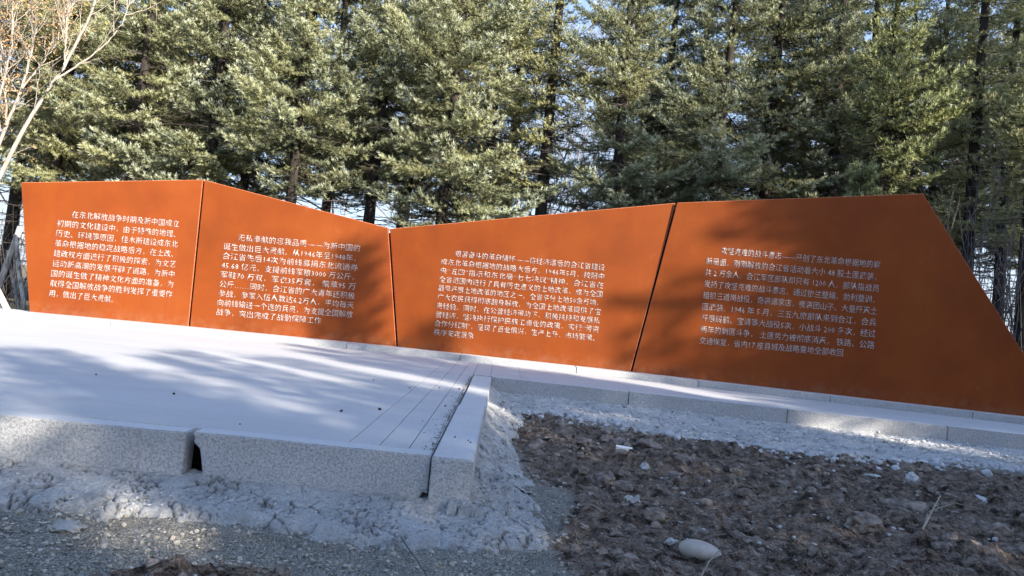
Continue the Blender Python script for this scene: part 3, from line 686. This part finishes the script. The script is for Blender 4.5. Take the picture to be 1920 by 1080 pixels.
def drawn_tree(name, y, stems, mat, seed, label, leaves=0, leafbox=None, twigs=60):
    # stems: (list of photo points read off at depth y, base radius, depth offset)
    r = np.random.default_rng(seed); T = Tubes(); ends = []; b0 = at_y(*stems[0][0][0], y)
    for pts, r0, dy in stems:
        P = np.array([tuple(at_y(px, py, y+dy*k/len(pts))) for k, (px, py) in enumerate(pts)]); t = np.linspace(0, 1, len(P)); u = np.linspace(0, 1, 26)
        Q = np.stack([np.interp(u, t, P[:, c]) for c in range(3)], -1); Q[1:-1] = (Q[:-2]+2*Q[1:-1]+Q[2:])/4; Q += r.normal(0, .006, Q.shape)
        T.add(Q, r0*(1-.72*u), 7); ends.append(Q[8:])
        for k in range(twigs//len(stems)):
            i_ = r.integers(6, 25); d = unit(unit(Q[i_]-Q[i_-1])+r.normal(0, .5, 3)); L = r.uniform(.25, .9); v = np.linspace(0, 1, 7)[:, None]
            tw_ = Q[i_]+d*L*v+np.array([0, 0, .25])*L*v**2+r.normal(0, .012, (7, 3))*v; T.add(tw_, .007*(1-v[:, 0])+.002, 4); ends.append(tw_[3:])
            for q in range(3):
                e_ = tw_[r.integers(2, 6)]; d2 = unit(d+r.normal(0, .6, 3)); T.add(e_+d2*v*L*.45, .0035*(1-v[:, 0])+.0014, 3); ends.append((e_+d2*v*L*.45)[3:])
    e = empty(name, (b0.x, b0.y, .3)); tag(e, label, 'bare tree'); inv = Matrix.Translation(e.location).inverted()
    o = link('trunk', T.mesh('trunk'), mat, e); o.matrix_parent_inverse = inv
    if leaves:
        P = np.concatenate(ends); idx = r.integers(0, len(P), leaves); c = P[idx]+r.normal(0, .06, (leaves, 3)); a = unit(r.normal(0, 1, (leaves, 3))); b = unit(np.cross(a, r.normal(0, 1, (leaves, 3)))); s_ = r.uniform(.015, .032, (leaves, 1))
        V = np.stack([c-a*s_, c+b*s_*.5, c+a*s_, c-b*s_*.5], 1).reshape(-1, 3); o = link('dry_leaves', make_mesh('dry_leaves', V, [np.arange(leaves*4).reshape(-1, 4)]), DRY_LEAF, e); o.matrix_parent_inverse = inv; o['kind'] = 'stuff'
drawn_tree('bare_sapling', 12.9, [([(-75, 620), (-60, 470), (0, 325), (60, 215), (110, 142), (150, 70), (180, 0), (195, -70)], .046, .2), ([(106, 148), (150, 120), (200, 82), (232, 40), (250, -20)], .018, .5),
    ([(120, 125), (124, 60), (132, -30)], .014, -.3)], PALE, 5, 'pale bare sapling whose stem slants up past the left end of the wall', twigs=24)
drawn_tree('leafy_sapling', 13.6, [([(-60, 600), (-25, 330), (12, 235), (42, 165), (62, 90), (58, -20)], .04, .2), ([(-60, 600), (-50, 300), (0, 180), (22, 90), (25, -40)], .035, -.2), ([(42, 165), (88, 108), (125, 50), (150, -30)], .016, .3),
    ([(12, 235), (10, 120), (-10, 0)], .018, .3)], PALE, 9, 'pale sapling with dry orange-brown leaves at the upper left corner', 2300, None, 110)
for i in range(7):
    px = 1775+i*27; y = 12.6+.5*math.sin(i*2.1); q = at_y(px, 560, y)
    bare_tree('bare_shrub', q.x, y, .28, [(r_*.12, 0, (random.uniform(-.2, .2), 0, 1), random.uniform(2.2, 3.4), .012) for r_ in range(-1, 3)], GREYBARK, 80+i, ['leafless shrub nearest the peak of the wall', 'second leafless shrub from the wall peak', 'leafless shrub above the upper half of the slanting end', 'middle one of the leafless shrubs beyond the wall', 'leafless shrub third from the right edge of the photo', 'leafless shrub second from the right edge of the photo', 'leafless shrub cut by the right edge of the photo'][i], 'shrub', 'leafless shrubs beyond the right end of the wall', nsub=4, depth=2, spread=.3)
FARB = m_bark('far_bark', (.20, .18, .175), (.38, .345, .33))
for i, (px, y) in enumerate([(40, 30), (150, 27), (300, 33), (480, 31), (640, 28), (800, 34), (1010, 29), (1110, 36), (1210, 33), (1490, 28), (1600, 34), (1700, 30), (1790, 33), (1860, 26), (1960, 24)]):
    bare_tree('bare_tree', spot(px, y), y, .2, [(0, 0, (random.uniform(-.05, .05), 0, 1), random.uniform(7, 10), .07)], FARB, 120+i, 'leafless far tree glimpsed '+['below the left saplings', 'over the first text block', 'just left of the first joint', 'over the second text block', 'over the falling edge of the second panel', 'just right of the lowest dip', 'over the third text block', 'in the pale gap over the third panel', 'left of the third joint', 'over the fourth text block', 'left of the bright green spruce', 'at the peak of the fourth panel', 'beyond the slanting wall end', 'among the leafless shrubs', 'at the right edge'][i], 'bare tree', 'leafless trees far beyond the spruces', nsub=12, depth=3, spread=.6)
# undergrowth seen as one tangle under the crowns
r = np.random.default_rng(77); T = Tubes()
for i in range(3400):
    x = r.uniform(-13, 14); y = r.uniform(13.4, 30); L = r.uniform(.8, 2.6)+(y-14)*.1; a = r.uniform(0, 6.28); u = np.linspace(0, 1, 5); lean = r.uniform(.05, .6)
    T.add(np.stack([x+L*lean*u*math.cos(a)+.04*np.sin(u*8+i), y+L*lean*u*math.sin(a), .25+L*u*(1-.3*lean*u)], -1), .006*(1-u)+.0025, 3)
tag(link('undergrowth', T.mesh('undergrowth'), DEADWOOD), 'tangle of dead leafless shoots under the spruces', 'undergrowth', None, 'stuff')
# dry grass to the left of the wall
r = np.random.default_rng(78); n = 9000; x = r.uniform(-13, -7.0, n); y = r.uniform(11.4, 14.5, n); y = np.where(y < np.array([base_line(v) for v in x])+.32, y+1.2, y)
h = r.uniform(.04, .16, n); a = r.uniform(0, 6.28, n); wv_ = .006; c = np.stack([x, y, np.full(n, .28)], -1); sd = np.stack([np.cos(a), np.sin(a), 0*a], -1)*wv_
tipp = c+np.stack([np.cos(a*3)*h*.8, np.sin(a*3)*h*.8, h+.02], -1)
tag(link('dry_grass', make_mesh('dry_grass', np.stack([c-sd, c+sd, tipp], 1).reshape(-1, 3), [np.arange(n*3).reshape(-1, 3)]), GRASS), 'short dry yellow grass left of the memorial wall', 'grass', None, 'stuff')
# white painted prop and pale poles at the left edge
def pole(name, p0, p1, rad, mat, label, cat, group=None, n=10):
    T = Tubes(); p0 = np.array(p0); p1 = np.array(p1); t = np.linspace(0, 1, 8)[:, None]; pts = p0+(p1-p0)*t; pts[:, 0] += .006*np.sin(t[:, 0]*9)
    pts = np.concatenate([pts[:1], pts, pts[-1:]]); rr = np.array([.001]+[rad]*8+[.001]); T.add(pts, rr, n)
    o = link(name, T.mesh(name), mat); tag(o, label, cat, group); return o
WHITE = m_simple('white_paint', (.62, .61, .58), (.8, .79, .76), 12, .6, .001)
a_ = at_y(25, 553, 11.9); b_ = at_y(-40, 470, 12.3)
pole('wooden_prop', (a_.x, a_.y, .29), b_, .045, WHITE, 'white-painted slanting prop standing in the dry grass at the left edge', 'prop')
for i, (q0, q1, rad) in enumerate([((52, 548), (28, 440), .035), ((-10, 520), (38, 425), .05), ((40, 545), (14, 470), .025)]):
    a_ = at_y(*q0, 13.0+.1*i); b_ = at_y(*q1, 13.2+.1*i); a_.z = .28
    pole('wooden_pole', a_, b_, rad, m_bark('mottled_pole_bark', (.08, .07, .06), (.5, .48, .45)) if i == 0 else bpy.data.materials['mottled_pole_bark'],
         ['mottled pole leaning left, nearest the left end of the wall', 'thickest mottled pole leaning right under the left spruce', 'thin mottled pole between the two longer ones'][i], 'pole', 'mottled poles stacked under the left spruces')

# ------------------------------------------------------------------ loose stones, clods, litter
def rock_template(seed, sub=2, amp=.28, flat=.75):
    bm = bmesh.new(); bmesh.ops.create_icosphere(bm, subdivisions=sub, radius=1); v = np.array([p.co[:] for p in bm.verts]); f = np.array([[q.index for q in t.verts] for t in bm.faces]); bm.free()
    r = np.random.default_rng(seed)
    for k in range(7):              # cut facets
        n_ = unit(r.normal(0, 1, 3)); d = v@n_; c = r.uniform(.55, .85); v = np.where((d > c)[:, None], v-np.outer(d-c, n_)*.9, v)
    v *= 1+amp*(.45*perlin(v[:, 0]*1.7+seed, v[:, 1]*1.7+v[:, 2]*2.3, seed)+.5*perlin(v[:, 0]*4.1+v[:, 2]*3+seed, v[:, 1]*4.1-v[:, 2]*2.7, seed+3))[:, None]
    v[:, 2] *= flat; return v, f
TPL = [rock_template(s, 2, .5) for s in range(8)]; TPL_S = [rock_template(s+20, 1) for s in range(6)]
def scatter(pos, size, tpls, seed):
    r = np.random.default_rng(seed); V = []; Fc = []; n = 0
    for (x, y, z), s in zip(pos, size):
        v, f = tpls[r.integers(len(tpls))]; a = r.uniform(0, 6.28); c, s_ = math.cos(a), math.sin(a)
        sc3 = s*np.array([r.uniform(.8, 1.3), r.uniform(.7, 1.1), r.uniform(.75, 1.35)]); q = v*sc3
        q = np.stack([q[:, 0]*c-q[:, 1]*s_, q[:, 0]*s_+q[:, 1]*c, q[:, 2]], -1)+np.array([x, y, z]); V.append(q); Fc.append(f+n); n += len(v)
    return np.concatenate(V), np.concatenate(Fc)
def zga(x, y): g = gravel_mask(x, y); return ground_h(x, y)+detail_h(x, y, g)
SOILM = m_simple('soil_clod', (.10, .078, .063), (.38, .31, .255), 14, .95, .02)
STONE = m_simple('grey_stone', (.30, .295, .28), (.52, .51, .49), 18, .85, .004)
CEM = m_simple('mortar_crumb', (.38, .38, .385), (.56, .56, .56), 25, .95, .006)
r = np.random.default_rng(5)
PEBP = at(1313, 1030, .04)
def cloud(n, cond, smin, smax, seed, tp, mat, name, label, sink=.3, power=4.5, sm=False):
    r = np.random.default_rng(seed); x = r.uniform(-4.4, 8.5, n*6); y = 2.4+7*r.random(n*6)**1.25; ok = cond(x, y) & (y < kerb_r(x)-.35) & ~((x < .15) & (y > 3.75)) & (x < .75*y+.6) & (x > -.75*y-.6) & (np.hypot(x-PEBP.x, y-PEBP.y+.06) > .2)
    x = x[ok][:n]; y = y[ok][:n]; s = smin+(smax-smin)*r.random(len(x))**power; z = zga(x, y)+s*(.45-sink)
    V, Fc = scatter(np.stack([x, y, z], -1), s, tp, seed); o = link(name, make_mesh(name, V, [Fc], None, sm), mat); tag(o, label, cat_(name), None, 'stuff'); return o
def cat_(n): return n.replace('_', ' ')
cloud(3400, lambda x, y: gravel_mask(x, y) < .6, .004, .038, 1, TPL, SOILM, 'soil_clods', 'dark brown clods strewn over the churned soil')
cloud(90, lambda x, y: gravel_mask(x, y) < .3, .04, .10, 8, TPL, SOILM, 'soil_clods', 'larger dark brown lumps standing out of the churned soil', power=2)
cloud(900, lambda x, y: gravel_mask(x, y) < .5, .005, .022, 2, TPL_S, STONE, 'stone_chips', 'pale grey chips scattered in the brown soil')
GRAV = m_simple('gravel_grain', (.26, .23, .185), (.50, .46, .39), 9, .95, .002)
cloud(9000, lambda x, y: (gravel_mask(x, y) > .3) & (y < 6), .003, .018, 3, TPL_S, GRAV, 'gravel', 'fine grey gravel in front of the kerb', power=3)
# crumbs along the mortar's ragged foot
r = np.random.default_rng(9); xx_ = r.uniform(.3, 8, 520); yy_ = kerb_r(xx_)-r.normal(1.15+.5*smooth(.5, 3, xx_)-.3*smooth(3.5, 6, xx_), .16, 520); ss_ = .01+.045*r.random(520)**2.5
V, Fc = scatter(np.stack([xx_, yy_, zga(xx_, yy_)+ss_*.3], -1), ss_, TPL, 10)
tag(link('mortar_crumbs', make_mesh('mortar_crumbs', V, [Fc], None, True), CEM), 'crumbled mortar lumps along the foot of the right kerb', 'mortar crumbs', None, 'stuff')
r = np.random.default_rng(19); pos = []; siz = []
for (mv, mp), cnt, lo, hi in zip(MV, (2600, 2200), (.002, .004), (.011, .03)):
    ok = np.where((mv[:, 2] > .0) & (mv[:, 2] < .2))[0]; pk = r.choice(ok, cnt); s_ = lo+(hi-lo)*r.random(cnt)**3.5; pos.append(mv[pk]+np.stack([0*s_, 0*s_, s_*.3], -1)); siz.append(s_)
V, Fc = scatter(np.concatenate(pos), np.concatenate(siz), TPL_S, 20)
tag(link('mortar_grit', make_mesh('mortar_grit', V, [Fc]), CEM), 'grit and small crumbs stuck on the rough mortar', 'mortar grit', None, 'stuff')
def single(name, px, py, w_, h_, d_, mat, label, cat, seed, sub=3, amp=.55, rz=0, group=None, smooth_=False):
    v, f = rock_template(seed, sub, amp, 1); p = at(px, py, .03); zz = zg(p.x, p.y); p = at(px, py, zz+h_*.25)
    me = make_mesh(name, v*np.array([w_, d_, h_])/2, [f], None, smooth_); o = link(name, me, mat); o.location = (p.x, p.y, zz+h_*.28); o.rotation_euler.z = rz; tag(o, label, cat, group); return o
PEB = m_simple('buff_pebble', (.36, .31, .26), (.46, .41, .36), 10, .6, .001)
# smooth river pebble
bm = bmesh.new(); bmesh.ops.create_icosphere(bm, subdivisions=4, radius=1)
for v in bm.verts:
    v.co.x = math.copysign(abs(v.co.x)**.92, v.co.x); v.co.z *= 1-.12*v.co.x; v.co.y *= 1+.08*math.sin(v.co.x*2+1)
    v.co = Vector((v.co.x*.108, v.co.y*.07, v.co.z*.05))
me = bpy.data.meshes.new('pebble'); bm.to_mesh(me); bm.free(); me.polygons.foreach_set('use_smooth', [True]*len(me.polygons))
p = at(1313, 1030, .04); o = link('pebble', me, PEB); o.location = (p.x, p.y, zg(p.x, p.y)+.035); o.rotation_euler = (0, .08, -.12); tag(o, 'large smooth oval buff pebble lying on the brown soil at the bottom', 'pebble')
single('stone', 1258, 1018, .085, .06, .07, STONE, 'small grey stone touching the left end of the oval pebble', 'stone', 31)
single('stone', 1302, 1040, .085, .04, .05, CEM, 'white stone chip in front of the oval pebble', 'stone', 32)
single('stone', 1710, 897, .16, .10, .10, CEM, 'pale pointed mortar lump standing up below the right kerb', 'stone', 33, rz=.6)
single('stone', 1836, 937, .12, .06, .09, CEM, 'pale flat stone alone on the soil near the right edge', 'stone', 34)
single('stone', 1207, 876, .08, .07, .07, STONE, 'small round grey stone below the small white box', 'stone', 35)
single('stone', 120, 988, .16, .05, .12, m_simple('gravelly_stone', (.27, .255, .23), (.38, .36, .33)), 'flat half-buried stone at the lower left before the mortar', 'stone', 36)
single('stone', 1635, 893, .14, .05, .09, STONE, 'low grey stone just left of the pointed mortar lump', 'stone', 37)
single('soil_lump', 1133, 905, .22, .15, .18, SOILM, 'big brown clod left of the folded white wrapper', 'soil clod', 38)
single('soil_lump', 1620, 985, .26, .14, .2, SOILM, 'big dark clod near the dry stalk at the lower right', 'soil clod', 39)
single('soil_lump', 1215, 838, .30, .13, .2, SOILM, 'dark clod just right of the small white box', 'soil clod', 40)
single('soil_lump', 1700, 950, .30, .10, .2, SOILM, 'broad crusty clod left of the curved dry stalk', 'soil clod', 42)
single('soil_lump', 1225, 970, .18, .10, .14, SOILM, 'brown clod right below the folded white wrapper', 'soil clod', 43)
# small white carton and a crumpled wrapper
def place_bm(name, bm, mat, px, py, dz, rot, label, cat):
    me = bpy.data.meshes.new(name); bm.to_mesh(me); bm.free(); o = link(name, me, mat); p = at(px, py, .05); o.location = (p.x, p.y, zg(p.x, p.y)+dz); o.rotation_euler = rot; tag(o, label, cat); return o
bm = bmesh.new(); bmesh.ops.create_cube(bm, size=1); bmesh.ops.scale(bm, vec=(.115, .055, .03), verts=bm.verts)
bmesh.ops.bevel(bm, geom=bm.edges[:], offset=.002, segments=1, affect='EDGES')
fl = bmesh.ops.create_cube(bm, size=1)['verts']; bmesh.ops.scale(bm, vec=(.03, .05, .002), verts=fl); bmesh.ops.translate(bm, vec=(.07, 0, .014), verts=fl)
place_bm('small_carton', bm, WHITE, 1167, 842, .035, (.15, .05, -.15), 'small white carton lying on the soil under the right kerb', 'carton')
bm = bmesh.new(); N_ = 9; vs = [[bm.verts.new(((i/(N_-1)-.5)*.10, (j/5-.5)*.05, .012*math.sin(i*1.3+j*.9)+.008*((i*j) % 3))) for i in range(N_)] for j in range(6)]
for j in range(5):
    for i in range(N_-1): bm.faces.new((vs[j][i], vs[j][i+1], vs[j+1][i+1], vs[j+1][i]))
bmesh.ops.solidify(bm, geom=bm.faces[:], thickness=.003)
place_bm('wrapper', bm, WHITE, 1186, 935, .035, (.35, .1, .35), 'folded white wrapper on the brown soil', 'wrapper')
# dry stalks and a wire
def stalk(name, pts, rad, mat, label, cat, lift=.03):
    P = []
    for px, py, dz in pts: q = at(px, py, .05); P.append((q.x, q.y, max(zg(q.x, q.y), .02)+dz))
    P = np.array(P); t = np.linspace(0, 1, len(P)); u = np.linspace(0, 1, 16); P = np.stack([np.interp(u, t, P[:, i]) for i in range(3)], -1); T = Tubes(); T.add(P, rad*(1-.5*u), 5); o = link(name, T.mesh(name), mat); tag(o, label, cat)
STALK = m_simple('dry_stalk', (.22, .19, .14), (.38, .33, .26), 30, .9, .001)
stalk('dry_stalk', [(1732, 990, .01), (1740, 960, .03), (1790, 948, .05), (1840, 955, .02)], .006, STALK, 'curved dry stalk lying on the soil at the lower right', 'stalk')
stalk('dry_stalk', [(1728, 998, .02), (1745, 972, .06), (1762, 945, .09)], .009, STALK, 'short thick dry stub beside the curved stalk', 'stalk')
stalk('dry_stalk', [(1312, 1078, .01), (1330, 1052, .03), (1352, 1030, .03)], .005, STALK, 'short dry stalk just below the oval pebble', 'stalk')
stalk('dry_stalk', [(960, 975, .03), (1000, 985, .03), (1035, 1000, .03)], .004, STALK, 'thin pale straw on the gravel right of the side kerb', 'stalk')
stalk('wire', [(752, 1003, .02), (765, 1030, .035), (785, 1055, .03), (805, 1082, .02)], .003, m_simple('black_wire', (.02, .02, .02), (.04, .04, .04), 10, .5, 0), 'thin black wire sticking out of the mortar at the bottom', 'wire')
# crumbs of leaf and soil on the paving
sp = [(180, 702), (326, 738), (450, 795), (768, 727), (824, 727), (861, 729), (835, 761), (853, 820), (878, 826), (882, 830), (700, 712), (540, 690), (640, 770), (712, 767), (940, 755)]
V, Fc = scatter([tuple(at(a, b, ZS+.006)) for a, b in sp if b > 690], [random.uniform(.006, .014) for _ in sp], TPL_S, 99)
tag(link('leaf_crumbs', make_mesh('leaf_crumbs', V, [Fc]), m_simple('dark_crumb', (.04, .035, .03), (.09, .075, .06))), 'dark crumbs of leaf and soil dotted on the pale paving', 'litter', None, 'stuff')
r = np.random.default_rng(12); n = 1100; yy = r.uniform(4.3, 9.2, n); xx = -.319-r.exponential(.02, n)*(.4+.6*smooth(9.5, 5, yy)); s = .0012+.0045*r.random(n)**2.5
V, Fc = scatter(np.stack([xx, yy, np.full(n, ZS+.001)], -1), s, TPL_S, 13)
tag(link('grit', make_mesh('grit', V, [Fc]), m_simple('dark_grit', (.07, .065, .06), (.16, .15, .14))), 'dark grit gathered in the angle along the side kerb', 'grit', None, 'stuff')
print('crown tris', NTRI[0], 'total', sum(len(m_.polygons) for m_ in bpy.data.meshes))
